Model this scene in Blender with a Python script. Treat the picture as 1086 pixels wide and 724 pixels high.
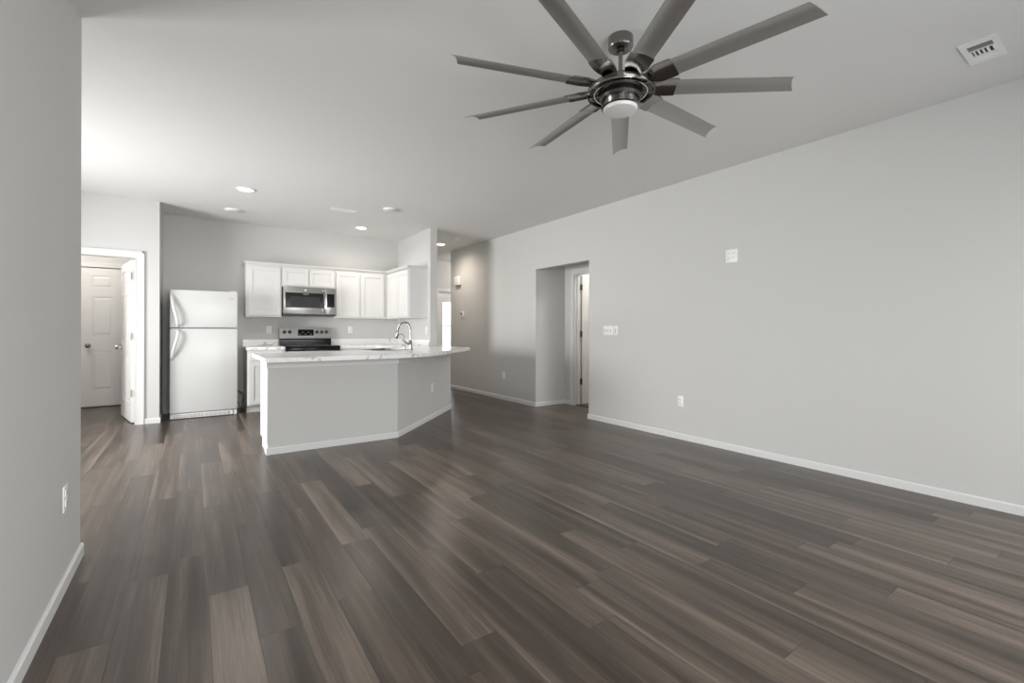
import bpy, bmesh, math, random
from mathutils import Matrix, Vector
random.seed(7)
for o in list(bpy.data.objects): bpy.data.objects.remove(o)
SC = bpy.context.scene
COL = SC.collection
PI = math.pi
H = 2.739            # ceiling height
YAW = math.radians(34.818)

# ------------------------------------------------------------ camera
cam_data = bpy.data.cameras.new('camera')
cam_data.sensor_width = 36.0
cam_data.lens = 486.0 / 1086.0 * 36.0
cam_data.shift_y = -(362.0 - 350.5) / 1086.0
cam_data.clip_start = 0.02
cam = bpy.data.objects.new('camera', cam_data); COL.objects.link(cam)
cam.matrix_world = (Matrix.Translation((0, 0, 1.151)) @ Matrix.Rotation(-YAW, 4, 'Z')
                    @ Matrix.Rotation(PI/2, 4, 'X') @ Matrix.Rotation(0.0023, 4, 'Z'))
SC.camera = cam

# ------------------------------------------------------------ exposure, sky, daylight
SC.view_settings.view_transform = 'Standard'
SC.view_settings.look = 'None'
SC.view_settings.gamma = 1.0
SC.view_settings.exposure = 0.34
SC.view_settings.use_curve_mapping = False
world = bpy.data.worlds.new('world'); SC.world = world; world.use_nodes = True
bg = world.node_tree.nodes['Background']
bg.inputs['Color'].default_value = (0.86, 0.93, 1.0, 1)
bg.inputs['Strength'].default_value = 2.2

def area(name, loc, rot, sx, sy, power, color, spread=180):
    d = bpy.data.lights.new(name, 'AREA'); d.shape = 'RECTANGLE'
    d.size = sx; d.size_y = sy; d.energy = power; d.color = color; d.spread = math.radians(spread)
    o = bpy.data.objects.new(name, d); COL.objects.link(o)
    o.location = loc; o.rotation_euler = rot
    return o
# daylight entering through the dining patio window (left) and the two windows behind the camera
area('daylight_dining', (-2.80, 5.35, 1.20), (0, -PI/2 + math.radians(2), 0), 1.60, 1.55, 96, (1.0, 0.995, 0.985), 128)
area('daylight_rear_left', (0.70, -1.47, 1.40), (math.radians(90 - 26), 0, 0), 1.5, 1.4, 64, (1.0, 0.998, 0.99), 145)
area('daylight_rear_right', (2.90, -1.47, 1.40), (math.radians(90 - 26), 0, 0), 1.5, 1.4, 26, (1.0, 0.998, 0.99), 145)

# ------------------------------------------------------------ materials
def new_mat(name, color=(0.8, 0.8, 0.8), rough=0.5, metal=0.0, spec=0.5):
    m = bpy.data.materials.new(name); m.use_nodes = True
    b = m.node_tree.nodes['Principled BSDF']
    b.inputs['Base Color'].default_value = (*color, 1)
    b.inputs['Roughness'].default_value = rough
    b.inputs['Metallic'].default_value = metal
    b.inputs['Specular IOR Level'].default_value = spec
    return m
def nodes(m): return m.node_tree.nodes, m.node_tree.links, m.node_tree.nodes['Principled BSDF']
def add_bump(m, scale, strength, dist=0.002, detail=3.0, stretch=None):
    n, l, b = nodes(m)
    tc = n.new('ShaderNodeTexCoord'); t = n.new('ShaderNodeTexNoise'); bp = n.new('ShaderNodeBump')
    t.inputs['Scale'].default_value = scale; t.inputs['Detail'].default_value = detail
    if stretch:
        mp = n.new('ShaderNodeMapping'); mp.inputs['Scale'].default_value = stretch
        l.new(tc.outputs['Object'], mp.inputs['Vector']); l.new(mp.outputs['Vector'], t.inputs['Vector'])
    else:
        l.new(tc.outputs['Object'], t.inputs['Vector'])
    bp.inputs['Strength'].default_value = strength; bp.inputs['Distance'].default_value = dist
    l.new(t.outputs['Fac'], bp.inputs['Height']); l.new(bp.outputs['Normal'], b.inputs['Normal'])
    return m

M = {}
M['wall'] = add_bump(new_mat('wall_paint', (0.590, 0.588, 0.575), 0.75, spec=0.25), 90, 0.12, 0.001)
M['ceiling'] = add_bump(new_mat('ceiling_paint', (0.74, 0.738, 0.725), 0.85, spec=0.2), 75, 0.35, 0.002)
M['trim'] = add_bump(new_mat('trim_paint', (0.70, 0.70, 0.69), 0.4), 30, 0.03, 0.001)
M['cabinet'] = add_bump(new_mat('cabinet_paint', (0.68, 0.675, 0.665), 0.38), 30, 0.03, 0.001)
M['door'] = add_bump(new_mat('door_paint', (0.74, 0.73, 0.715), 0.42), 40, 0.04, 0.001)
M['plastic'] = add_bump(new_mat('white_plastic', (0.84, 0.84, 0.83), 0.35), 20, 0.02, 0.001)
M['slot'] = add_bump(new_mat('outlet_slot', (0.12, 0.12, 0.12), 0.5), 20, 0.02)
M['grey_plastic'] = add_bump(new_mat('grey_plastic', (0.32, 0.32, 0.32), 0.5), 20, 0.02)
M['fridge'] = add_bump(new_mat('fridge_enamel', (0.58, 0.585, 0.58), 0.30), 220, 0.06, 0.0006)
M['black_glass'] = add_bump(new_mat('black_glass', (0.006, 0.006, 0.007), 0.12, spec=0.22), 4, 0.01, 0.0005)
M['black'] = add_bump(new_mat('black_plastic', (0.02, 0.02, 0.02), 0.4), 40, 0.03)
M['screen_glass'] = add_bump(new_mat('dark_window_glass', (0.03, 0.03, 0.03), 0.25, spec=0.12), 5, 0.01)
M['steel'] = add_bump(new_mat('brushed_stainless', (0.46, 0.45, 0.435), 0.26, 1.0), 60, 0.10, 0.0006, 2, (1, 1, 40))
M['sink_steel'] = add_bump(new_mat('sink_steel', (0.30, 0.295, 0.29), 0.42, 1.0), 40, 0.05, 0.0006)
M['faucet'] = add_bump(new_mat('faucet_nickel', (0.26, 0.255, 0.25), 0.18, 1.0), 20, 0.02, 0.0004)
M['chrome'] = add_bump(new_mat('chrome', (0.62, 0.62, 0.61), 0.10, 1.0), 10, 0.01)
M['nickel'] = add_bump(new_mat('brushed_nickel', (0.27, 0.26, 0.245), 0.20, 1.0), 80, 0.05, 0.0005)
M['dark_nickel'] = add_bump(new_mat('dark_nickel', (0.09, 0.085, 0.08), 0.32, 1.0), 80, 0.05, 0.0005)
M['blade'] = add_bump(new_mat('blade_silver', (0.36, 0.35, 0.33), 0.36, 0.6), 80, 0.05, 0.0005)
M['hinge'] = add_bump(new_mat('hinge_nickel', (0.45, 0.44, 0.42), 0.35, 1.0), 80, 0.05)
M['hinge_dark'] = add_bump(new_mat('hinge_bronze', (0.10, 0.09, 0.08), 0.4, 0.9), 80, 0.05)
M['threshold'] = add_bump(new_mat('threshold_bronze', (0.10, 0.065, 0.04), 0.5), 30, 0.1)
M['cord'] = add_bump(new_mat('cord_rubber', (0.015, 0.015, 0.015), 0.5), 60, 0.05)
M['recess'] = add_bump(new_mat('duct_dark', (0.03, 0.03, 0.03), 0.8), 30, 0.05)
M['frost'] = add_bump(new_mat('frosted_glass', (0.66, 0.66, 0.645), 0.35), 30, 0.02)

def emissive(name, color, strength):
    m = new_mat(name, (0.9, 0.9, 0.88), 0.4)
    n, l, b = nodes(m)
    b.inputs['Emission Color'].default_value = (*color, 1)
    b.inputs['Emission Strength'].default_value = strength
    return m
M['lens_dim'] = emissive('added_lamp_shade', (1.0, 0.95, 0.88), 3.0)  # glow for the shades of the added, unseen dome lamps
M['lens_on'] = emissive('lit_lens', (1.0, 0.97, 0.90), 14.0)

# thin window glass
m = bpy.data.materials.new('window_glass'); m.use_nodes = True
n = m.node_tree.nodes; l = m.node_tree.links; n.remove(n['Principled BSDF'])
tr = n.new('ShaderNodeBsdfTransparent'); gl = n.new('ShaderNodeBsdfGlossy'); mx = n.new('ShaderNodeMixShader'); fr = n.new('ShaderNodeFresnel')
gl.inputs['Roughness'].default_value = 0.02; fr.inputs['IOR'].default_value = 1.3
l.new(fr.outputs[0], mx.inputs[0]); l.new(tr.outputs[0], mx.inputs[1]); l.new(gl.outputs[0], mx.inputs[2])
l.new(mx.outputs[0], n['Material Output'].inputs['Surface'])
M['glass'] = m

# marble-look worktop
m = new_mat('marble_laminate', (0.8, 0.8, 0.78), 0.16, spec=0.5); n, l, b = nodes(m)
tc = n.new('ShaderNodeTexCoord'); mp = n.new('ShaderNodeMapping')
mp.inputs['Rotation'].default_value = (0, 0, math.radians(35)); mp.inputs['Scale'].default_value = (1.0, 2.2, 1.4)
l.new(tc.outputs['Object'], mp.inputs['Vector'])
nz = n.new('ShaderNodeTexNoise'); nz.inputs['Scale'].default_value = 1.6; nz.inputs['Detail'].default_value = 6; nz.inputs['Roughness'].default_value = 0.55
l.new(mp.outputs['Vector'], nz.inputs['Vector'])
def vein(src, centre, width, n, l):
    a = n.new('ShaderNodeMath'); a.operation = 'SUBTRACT'; a.inputs[1].default_value = centre
    c = n.new('ShaderNodeMath'); c.operation = 'ABSOLUTE'
    r = n.new('ShaderNodeMapRange'); r.inputs[1].default_value = 0.0; r.inputs[2].default_value = width
    r.inputs[3].default_value = 1.0; r.inputs[4].default_value = 0.0; r.interpolation_type = 'SMOOTHSTEP'
    l.new(src, a.inputs[0]); l.new(a.outputs[0], c.inputs[0]); l.new(c.outputs[0], r.inputs[0])
    return r.outputs[0]
v1 = vein(nz.outputs['Fac'], 0.50, 0.012, n, l); v2 = vein(nz.outputs['Fac'], 0.60, 0.05, n, l)
nz2 = n.new('ShaderNodeTexNoise'); nz2.inputs['Scale'].default_value = 3.0; nz2.inputs['Detail'].default_value = 2
l.new(tc.outputs['Object'], nz2.inputs['Vector'])
mm = n.new('ShaderNodeMath'); mm.operation = 'MULTIPLY'; l.new(v1, mm.inputs[0]); l.new(nz2.outputs['Fac'], mm.inputs[1])
m1 = n.new('ShaderNodeMix'); m1.data_type = 'RGBA'; m1.inputs['A'].default_value = (0.86, 0.855, 0.84, 1); m1.inputs['B'].default_value = (0.62, 0.60, 0.57, 1)
m1.inputs[0].default_value = 0.5
sc = n.new('ShaderNodeMath'); sc.operation = 'MULTIPLY'; sc.inputs[1].default_value = 0.30; l.new(v2, sc.inputs[0]); l.new(sc.outputs[0], m1.inputs[0])
m2 = n.new('ShaderNodeMix'); m2.data_type = 'RGBA'; m2.inputs['B'].default_value = (0.16, 0.15, 0.14, 1)
l.new(m1.outputs['Result'], m2.inputs['A']); l.new(mm.outputs[0], m2.inputs[0]); l.new(m2.outputs['Result'], b.inputs['Base Color'])
M['marble'] = m

# vinyl plank floor: planks 0.15 m wide, 1.2 m long, running along Y
m = new_mat('vinyl_plank', (0.1, 0.09, 0.08), 0.36, spec=0.50); n, l, b = nodes(m)
def math_(op, a, c=None, **k):
    q = n.new('ShaderNodeMath'); q.operation = op
    for i, v in enumerate((a, c)):
        if v is None: continue
        if isinstance(v, (int, float)): q.inputs[i].default_value = v
        else: l.new(v, q.inputs[i])
    return q.outputs[0]
def ramp(fac, stops):
    r = n.new('ShaderNodeValToRGB'); e = r.color_ramp.elements
    e[0].position, e[0].color = stops[0][0], (*stops[0][1], 1)
    e[1].position, e[1].color = stops[-1][0], (*stops[-1][1], 1)
    for p, c in stops[1:-1]:
        x = e.new(p); x.color = (*c, 1)
    l.new(fac, r.inputs[0]); return r.outputs[0]
tc = n.new('ShaderNodeTexCoord'); sp = n.new('ShaderNodeSeparateXYZ'); l.new(tc.outputs['Object'], sp.inputs[0])
X = math_('ADD', sp.outputs['X'], 20 * 0.15 - 0.056 + 3.0); Y = math_('ADD', sp.outputs['Y'], 30.0)
xr = math_('DIVIDE', X, 0.15); row = math_('FLOOR', xr); fx = math_('FRACT', xr)
wn = n.new('ShaderNodeTexWhiteNoise'); wn.noise_dimensions = '1D'; l.new(row, wn.inputs['W'])
yr = math_('ADD', math_('DIVIDE', Y, 1.2), math_('MULTIPLY', wn.outputs['Value'], 7.0)); cell = math_('FLOOR', yr); fy = math_('FRACT', yr)
cb = n.new('ShaderNodeCombineXYZ'); l.new(row, cb.inputs[0]); l.new(cell, cb.inputs[1])
wc = n.new('ShaderNodeTexWhiteNoise'); wc.noise_dimensions = '3D'; l.new(cb.outputs[0], wc.inputs['Vector'])
sc3 = n.new('ShaderNodeSeparateColor'); l.new(wc.outputs['Color'], sc3.inputs[0])
# grain vector: object coords + per-plank offset
off = n.new('ShaderNodeVectorMath'); off.operation = 'SCALE'; off.inputs['Scale'].default_value = 37.0; l.new(wc.outputs['Color'], off.inputs[0])
ad = n.new('ShaderNodeVectorMath'); ad.operation = 'ADD'; l.new(tc.outputs['Object'], ad.inputs[0]); l.new(off.outputs[0], ad.inputs[1])
def grain(scx, scy, detail, rough, dist=0.0):
    mp = n.new('ShaderNodeMapping'); mp.inputs['Scale'].default_value = (scx, scy, 1)
    t = n.new('ShaderNodeTexNoise'); t.inputs['Scale'].default_value = 1; t.inputs['Detail'].default_value = detail
    t.inputs['Roughness'].default_value = rough; t.inputs['Distortion'].default_value = dist
    l.new(ad.outputs[0], mp.inputs['Vector']); l.new(mp.outputs['Vector'], t.inputs['Vector']); return t.outputs['Fac']
g1 = grain(14, 0.7, 3, 0.5, 0.0)       # broad streaks along the plank
g2 = grain(85, 2.2, 3, 0.55, 0.0)       # fine grain
g3 = grain(330, 7, 3, 0.6)            # pores
tone = math_('ADD', math_('ADD', math_('MULTIPLY', sc3.outputs[0], 0.23), 0.035), math_('MULTIPLY', g1, 0.80))
tone = math_('ADD', tone, math_('MULTIPLY', math_('MAXIMUM', g2, 0.42), 0.36)); tone = math_('ADD', tone, math_('MULTIPLY', math_('MAXIMUM', g3, 0.40), 0.26))
edge = n.new('ShaderNodeMapRange'); edge.inputs[2].default_value = 0.30; edge.inputs[3].default_value = 1.0; edge.inputs[4].default_value = 0.0; l.new(fx, edge.inputs[0])
wear = math_('MULTIPLY', math_('MULTIPLY', edge.outputs[0], math_('GREATER_THAN', sc3.outputs[1], 0.62)), 0.16)
tone = math_('ADD', tone, wear)
tone = math_('SUBTRACT', tone, 0.37)
colr = ramp(tone, [(0.14, (0.018, 0.013, 0.010)), (0.38, (0.045, 0.0335, 0.0262)), (0.54, (0.084, 0.064, 0.050)), (0.78, (0.190, 0.152, 0.124))])
ex = math_('MINIMUM', fx, math_('SUBTRACT', 1.0, fx)); ey = math_('MINIMUM', fy, math_('SUBTRACT', 1.0, fy))
sx = n.new('ShaderNodeMapRange'); sx.inputs[2].default_value = 0.014; l.new(ex, sx.inputs[0])
sy = n.new('ShaderNodeMapRange'); sy.inputs[2].default_value = 0.0022; l.new(ey, sy.inputs[0])
seam = math_('MINIMUM', sx.outputs[0], sy.outputs[0])
seamf = math_('ADD', math_('MULTIPLY', seam, 0.68), 0.32)
mc = n.new('ShaderNodeMix'); mc.data_type = 'RGBA'; mc.blend_type = 'MULTIPLY'; mc.inputs[0].default_value = 1.0
l.new(colr, mc.inputs['A']); l.new(seamf, mc.inputs['B']); l.new(mc.outputs['Result'], b.inputs['Base Color'])
rr = math_('ADD', math_('MULTIPLY', math_('MAXIMUM', g1, 0.35), 0.16), 0.22); l.new(rr, b.inputs['Roughness'])
bp = n.new('ShaderNodeBump'); bp.inputs['Strength'].default_value = 0.25; bp.inputs['Distance'].default_value = 0.0015
l.new(seam, bp.inputs['Height']); l.new(bp.outputs[0], b.inputs['Normal'])
M['floor'] = m

# ------------------------------------------------------------ mesh helpers
def B(): return bmesh.new()
def box(bm, x0, x1, y0, y1, z0, z1):
    v = [bm.verts.new(p) for p in ((x0,y0,z0),(x1,y0,z0),(x1,y1,z0),(x0,y1,z0),(x0,y0,z1),(x1,y0,z1),(x1,y1,z1),(x0,y1,z1))]
    for f in ((3,2,1,0),(4,5,6,7),(0,1,5,4),(1,2,6,5),(2,3,7,6),(3,0,4,7)): bm.faces.new([v[i] for i in f])
    return v
def rbox(bm, x0, x1, y0, y1, z0, z1, r=0.004, seg=2):
    t = bmesh.new(); box(t, x0, x1, y0, y1, z0, z1)
    bmesh.ops.bevel(t, geom=list(t.edges), offset=r, segments=seg, affect='EDGES', profile=0.5)
    merge(bm, t)
def merge(bm, t, mat=None):
    me = bpy.data.meshes.new('t'); t.to_mesh(me); t.free()
    if mat is not None: me.transform(mat)
    bm.from_mesh(me); bpy.data.meshes.remove(me)
def frustum_y(bm, x0, x1, z0, z1, yb, yt, inset):
    """raised field facing -Y: base rectangle at yb, smaller rectangle at yt"""
    a = [bm.verts.new(p) for p in ((x0,yb,z0),(x1,yb,z0),(x1,yb,z1),(x0,yb,z1))]
    i = inset
    c = [bm.verts.new(p) for p in ((x0+i,yt,z0+i),(x1-i,yt,z0+i),(x1-i,yt,z1-i),(x0+i,yt,z1-i))]
    bm.faces.new(c if yt < yb else c[::-1])
    for k in range(4):
        q = [a[k], a[(k+1)%4], c[(k+1)%4], c[k]]
        bm.faces.new(q if yt < yb else q[::-1])
def prism(bm, pts, z0, z1):
    a = [bm.verts.new((x, y, z0)) for x, y in pts]; c = [bm.verts.new((x, y, z1)) for x, y in pts]
    n_ = len(pts); bm.faces.new(a[::-1]); bm.faces.new(c)
    for i in range(n_): bm.faces.new((a[i], a[(i+1)%n_], c[(i+1)%n_], c[i]))
def lathe(bm, prof, seg=48, cx=0, cy=0):
    """prof: list of (r, z)"""
    rings = []
    for r, z in prof:
        if r < 1e-6: rings.append([bm.verts.new((cx, cy, z))])
        else: rings.append([bm.verts.new((cx + r*math.cos(2*PI*i/seg), cy + r*math.sin(2*PI*i/seg), z)) for i in range(seg)])
    for a, c in zip(rings, rings[1:]):
        for i in range(seg):
            j = (i+1) % seg
            if len(a) == 1 and len(c) == 1: continue
            if len(a) == 1: bm.faces.new((a[0], c[j], c[i]))
            elif len(c) == 1: bm.faces.new((a[i], a[j], c[0]))
            else: bm.faces.new((a[i], a[j], c[j], c[i]))
def sweep(bm, pts, ra, rb=None, seg=12, side=(1, 0, 0)):
    """tube along points; ra radius along 'side' axis, rb other; ra may be a list"""
    pts = [Vector(p) for p in pts]; n_ = len(pts); rings = []
    for i, p in enumerate(pts):
        t = (pts[min(i+1, n_-1)] - pts[max(i-1, 0)]).normalized()
        s = Vector(side); s = (s - t*s.dot(t))
        if s.length < 1e-4: s = t.orthogonal()
        s.normalize(); u = t.cross(s)
        a = ra[i] if isinstance(ra, (list, tuple)) else ra
        c = a if rb is None else (rb[i] if isinstance(rb, (list, tuple)) else rb)
        rings.append([bm.verts.new(p + s*a*math.cos(2*PI*k/seg) + u*c*math.sin(2*PI*k/seg)) for k in range(seg)])
    for a, c in zip(rings, rings[1:]):
        for k in range(seg): bm.faces.new((a[k], a[(k+1)%seg], c[(k+1)%seg], c[k]))
    bm.faces.new(rings[0][::-1]); bm.faces.new(rings[-1])
def smooth_path(ctrl, n_=8):
    P = [Vector(c) for c in ctrl]; out = []
    for i in range(len(P)-1):
        p0, p1, p2, p3 = P[max(i-1,0)], P[i], P[i+1], P[min(i+2,len(P)-1)]
        for k in range(n_):
            t = k/n_
            out.append(0.5*((2*p1) + (-p0+p2)*t + (2*p0-5*p1+4*p2-p3)*t*t + (-p0+3*p1-3*p2+p3)*t**3))
    out.append(P[-1]); return out
def cyl_axis(bm, p0, p1, r, seg=20): sweep(bm, [p0, p1], r, seg=seg, side=(0.3, 0.5, 0.8))

def shade(me, smooth):
    if not smooth: return
    for p in me.polygons: p.use_smooth = True
    try: me.set_sharp_from_angle(angle=math.radians(32))
    except Exception: pass
def part(name, bm, mat, parent=None, smooth=False, world=True, fix=True):
    """link a bmesh as ONE mesh object; world=True means verts are in world coordinates"""
    if fix: bmesh.ops.recalc_face_normals(bm, faces=list(bm.faces))
    me = bpy.data.meshes.new(name); bm.to_mesh(me); bm.free()
    me.materials.append(M[mat]); shade(me, smooth)
    o = bpy.data.objects.new(name, me); COL.objects.link(o)
    if parent is not None:
        o.parent = parent
        if world:
            w = Vector((0, 0, 0)); q = parent
            while q is not None: w += q.location; q = q.parent
            me.transform(Matrix.Translation(-w))
    return o
def recentre(o, kind='base'):
    me = o.data; xs = [v.co.x for v in me.vertices]; ys = [v.co.y for v in me.vertices]; zs = [v.co.z for v in me.vertices]
    c = Vector(((min(xs)+max(xs))/2, (min(ys)+max(ys))/2, min(zs)))
    me.transform(Matrix.Translation(-c)); o.location = c
def struct(name, bm, mat, label=None):
    o = part(name, bm, mat); o['kind'] = 'structure'
    if label: o['label'] = label
    return o
def setp(o, label, cat, group=None):
    o['label'] = label; o['category'] = cat
    if group: o['group'] = group
    return o
def thing(name, label, cat, loc, group=None, rot=None):
    o = bpy.data.objects.new(name, None); o.empty_display_size = 0.05; COL.objects.link(o)
    o.location = loc
    if rot: o.rotation_euler = rot
    return setp(o, label, cat, group)
def solid(name, bm, mat, label, cat, group=None, smooth=False):
    o = part(name, bm, mat, smooth=smooth); recentre(o); return setp(o, label, cat, group)
def copy_tree(o, parent=None):
    c = o.copy(); COL.objects.link(c); c.parent = parent
    for ch in [x for x in bpy.data.objects if x.parent == o]: copy_tree(ch, c)
    return c

# ============================================================ SETTING
bm = B(); box(bm, -3.2, 6.6, -1.7, 9.9, -0.10, 0.0); o = struct('floor', bm, 'floor', 'dark grey-brown wood-look plank floor')
bm = B(); box(bm, -3.2, 6.6, -1.7, 9.9, H, H+0.12); struct('ceiling', bm, 'ceiling', 'flat off-white textured ceiling')

RX = 4.265    # right wall face
AX = 4.84     # alcove back wall face
# right wall with the opening into the alcove
bm = B()
box(bm, RX, RX+.12, -1.5, 4.365, 0, H)
box(bm, RX+.12, AX, 4.245, 4.365, 0, H)
box(bm, RX, RX+.12, 5.50, 8.30, 0, H)
box(bm, RX+.12, AX, 5.50, 5.62, 0, H)
box(bm, RX, RX+.12, 4.365, 5.50, 2.080, H)
struct('wall_right', bm, 'wall', 'long pale grey wall on the right with a cased alcove opening')
# alcove back wall with door opening y 4.49..5.27
DY0, DY1 = 4.49, 5.268
bm = B()
box(bm, AX, AX+.12, DY1, 5.62, 0, H); box(bm, AX, AX+.12, 4.0, DY0, 0, H); box(bm, AX, AX+.12, DY0, DY1, 2.03, H)
struct('wall_alcove', bm, 'wall')
bm = B()
box(bm, AX+.12, 6.3, 5.62, 5.74, 0, H); box(bm, 6.3, 6.42, 3.9, 5.74, 0, H); box(bm, AX+.12, 6.3, 3.9, 4.0, 0, H)
struct('wall_closet', bm, 'wall')

# left foreground wall and the dining area behind it
bm = B()
box(bm, -.59, -.47, -1.5, 3.17, 0, H)
struct('wall_left', bm, 'wall', 'grey wall end close on the left')
bm = B(); box(bm, -2.91, -.59, 3.05, 3.17, 0, H); struct('wall_dining_near', bm, 'wall')
WY0, WY1, WZ0, WZ1 = 4.55, 6.15, 0.28, 2.08
bm = B()
box(bm, -3.03, -2.91, 3.05, WY0, 0, H); box(bm, -3.03, -2.91, WY1, 9.17, 0, H)
box(bm, -3.03, -2.91, WY0, WY1, 0, WZ0); box(bm, -3.03, -2.91, WY0, WY1, WZ1, H)
struct('wall_dining', bm, 'wall')
# wall with doorway left of the refrigerator
PX0, PX1 = -1.385, -.573
bm = B()
box(bm, -2.91, PX0, 7.16, 7.28, 0, H); box(bm, PX1, -.345, 7.16, 7.28, 0, H); box(bm, PX0, PX1, 7.16, 7.28, 2.03, H)
box(bm, -.465, -.345, 7.28, 7.90, 0, H)
struct('wall_pantry', bm, 'wall', 'light grey wall with the doorway left of the refrigerator')
BY = 7.90
bm = B(); box(bm, -.465, 3.005, BY, BY+.12, 0, H); struct('wall_kitchen', bm, 'wall', 'kitchen back wall behind the cabinets')
# utility room behind the doorway
UY = 9.07
UX0, UX1 = -1.35, -.54
bm = B()
box(bm, -2.91, UX0, UY, UY+.1, 0, H); box(bm, UX1, -.2, UY, UY+.1, 0, H); box(bm, UX0, UX1, UY, UY+.1, 2.07, H)
box(bm, -.34, -.22, 8.02, UY, 0, H)
struct('wall_utility', bm, 'wall')
bm = B(); box(bm, UX0-.1, UX1+.1, UY+.16, UY+.2, 0, H); struct('wall_utility_outer', bm, 'wall')
# stub wall at the end of the kitchen, continuing along the hall
HX0, HX1 = 3.005, 3.118
bm = B(); box(bm, HX0, HX1, 6.535, 9.56, 0, H); struct('wall_hall_left', bm, 'wall', 'narrow wall end between kitchen and hallway')
# foyer at the end of the hall
FY = 9.56
FX0, FX1 = 4.60, 5.50
bm = B()
box(bm, HX0, FX0, FY, FY+.12, 0, H); box(bm, FX1, 6.4, FY, FY+.12, 0, H); box(bm, FX0, FX1, FY, FY+.12, 2.037, H)
box(bm, RX+.12, 6.3, 8.18, 8.30, 0, H); box(bm, 6.3, 6.42, 8.18, 9.68, 0, H)
struct('wall_foyer', bm, 'wall')
# rear wall behind the camera with two windows
bm = B(); wins = [(-0.10, 1.50), (2.10, 3.70)]; z0, z1 = 0.55, 2.15
box(bm, -.59, wins[0][0], -1.62, -1.5, 0, H); box(bm, wins[0][1], wins[1][0], -1.62, -1.5, 0, H); box(bm, wins[1][1], RX+.12, -1.62, -1.5, 0, H)
for a, c in wins: box(bm, a, c, -1.62, -1.5, 0, z0); box(bm, a, c, -1.62, -1.5, z1, H)
struct('wall_rear', bm, 'wall')

def frame_window(name, axis, a0, a1, z0, z1, pos, depth):
    """white vinyl slider/hung window; axis 'x': spans x at y=pos, 'y': spans y at x=pos"""
    def bx(bm, s0, s1, d0, d1, zz0, zz1):
        if axis == 'x': box(bm, s0, s1, pos+d0, pos+d1, zz0, zz1)
        else: box(bm, pos+d0, pos+d1, s0, s1, zz0, zz1)
    bm = B(); g = 0.002; w = .045
    bx(bm, a0+g, a0+w, 0, depth, z0+g, z1-g); bx(bm, a1-w, a1-g, 0, depth, z0+g, z1-g)
    bx(bm, a0+w, a1-w, 0, depth, z0+g, z0+w); bx(bm, a0+w, a1-w, 0, depth, z1-w, z1-g)
    mid = (a0+a1)/2; bx(bm, mid-.02, mid+.02, 0.01, depth-.01, z0+w, z1-w)
    root = struct(name, bm, 'trim')
    bm = B(); bx(bm, a0+w, mid-.02, depth*.45, depth*.5, z0+w, z1-w); bx(bm, mid+.02, a1-w, depth*.45, depth*.5, z0+w, z1-w)
    part('pane', bm, 'glass', root)
frame_window('window_1', 'y', WY0, WY1, WZ0, WZ1, -3.00, .06)
frame_window('window_2', 'x', wins[0][0], wins[0][1], z0, z1, -1.60, .06)
frame_window('window_3', 'x', wins[1][0], wins[1][1], z0, z1, -1.60, .06)

# ------------------------------------------------------------ peninsula half wall (one run with a 45 degree bend)
HWZ = 0.872
t = .115
k = t*(math.sqrt(2)-1)       # bevel shift at the bend
WX0 = .565; WYF = 4.752; CXn = 1.805
s2 = math.sqrt(.5)
ex_ = 3.117; ey_ = WYF + (ex_ - CXn)
outer = [(WX0, WYF), (CXn, WYF), (ex_, ey_)]
inner = [(ex_ , 6.534), (HX0, 6.534), (ex_-.115, ey_ + .115*(math.sqrt(2)-1)), (CXn-k, WYF+t), (WX0, WYF+t)]
bm = B(); prism(bm, outer + inner, 0, HWZ)
struct('wall_peninsula', bm, 'wall', 'grey half wall under the marble-look peninsula top')

# ------------------------------------------------------------ baseboards
BH, BT = .062, .012
def base_run(bm, p, q, nrm, h=BH, t=BT):
    """prism strip along p->q, projecting along nrm, small chamfer on top"""
    p = Vector(p); q = Vector(q); nv = Vector(nrm).normalized()
    prof = [(0, 0), (t, 0), (t, h-.008), (t*.45, h), (0, h)]
    a = [bm.verts.new((p.x+nv.x*d, p.y+nv.y*d, z)) for d, z in prof]
    c = [bm.verts.new((q.x+nv.x*d, q.y+nv.y*d, z)) for d, z in prof]
    m_ = len(prof)
    for i in range(m_): bm.faces.new((a[i], a[(i+1)%m_], c[(i+1)%m_], c[i]))
    bm.faces.new(a[::-1]); bm.faces.new(c)
bm = B(); base_run(bm, (RX, -1.5), (RX, 4.365+BT), (-1, 0)); base_run(bm, (RX, 4.365), (AX, 4.365), (0, 1)); struct('baseboard_right', bm, 'trim')
bm = B(); base_run(bm, (RX, 5.50-BT), (RX, 8.30), (-1, 0)); base_run(bm, (RX, 5.50), (AX, 5.50), (0, -1)); base_run(bm, (AX, 5.49), (AX, 5.352), (-1, 0)); struct('baseboard_hall', bm, 'trim')
bm = B(); base_run(bm, (-.47, -1.5), (-.47, 3.17+BT), (1, 0)); base_run(bm, (-.47, 3.17), (-2.91, 3.17), (0, 1)); struct('baseboard_left', bm, 'trim')
bm = B(); base_run(bm, (-.345+BT, 7.16), (-.488, 7.16), (0, -1)); base_run(bm, (-.345, 7.16), (-.345, BY-.012), (1, 0)); base_run(bm, (-2.91, 7.16), (PX0-.088, 7.16), (0, -1)); struct('baseboard_pantry', bm, 'trim')
bm = B(); base_run(bm, (-.345, BY), (.60, BY), (0, -1)); struct('baseboard_kitchen', bm, 'trim')
bm = B()
tb = BT*math.tan(math.radians(22.5))
base_run(bm, (WX0-BT, WYF), (CXn+tb, WYF), (0, -1)); base_run(bm, (CXn, WYF), (ex_+.006, ey_+.006), (1, -1)); base_run(bm, (WX0, WYF), (WX0, WYF+t), (-1, 0)); base_run(bm, (ex_, ey_), (ex_, 6.535), (1, 0))
struct('baseboard_peninsula', bm, 'trim')
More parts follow.
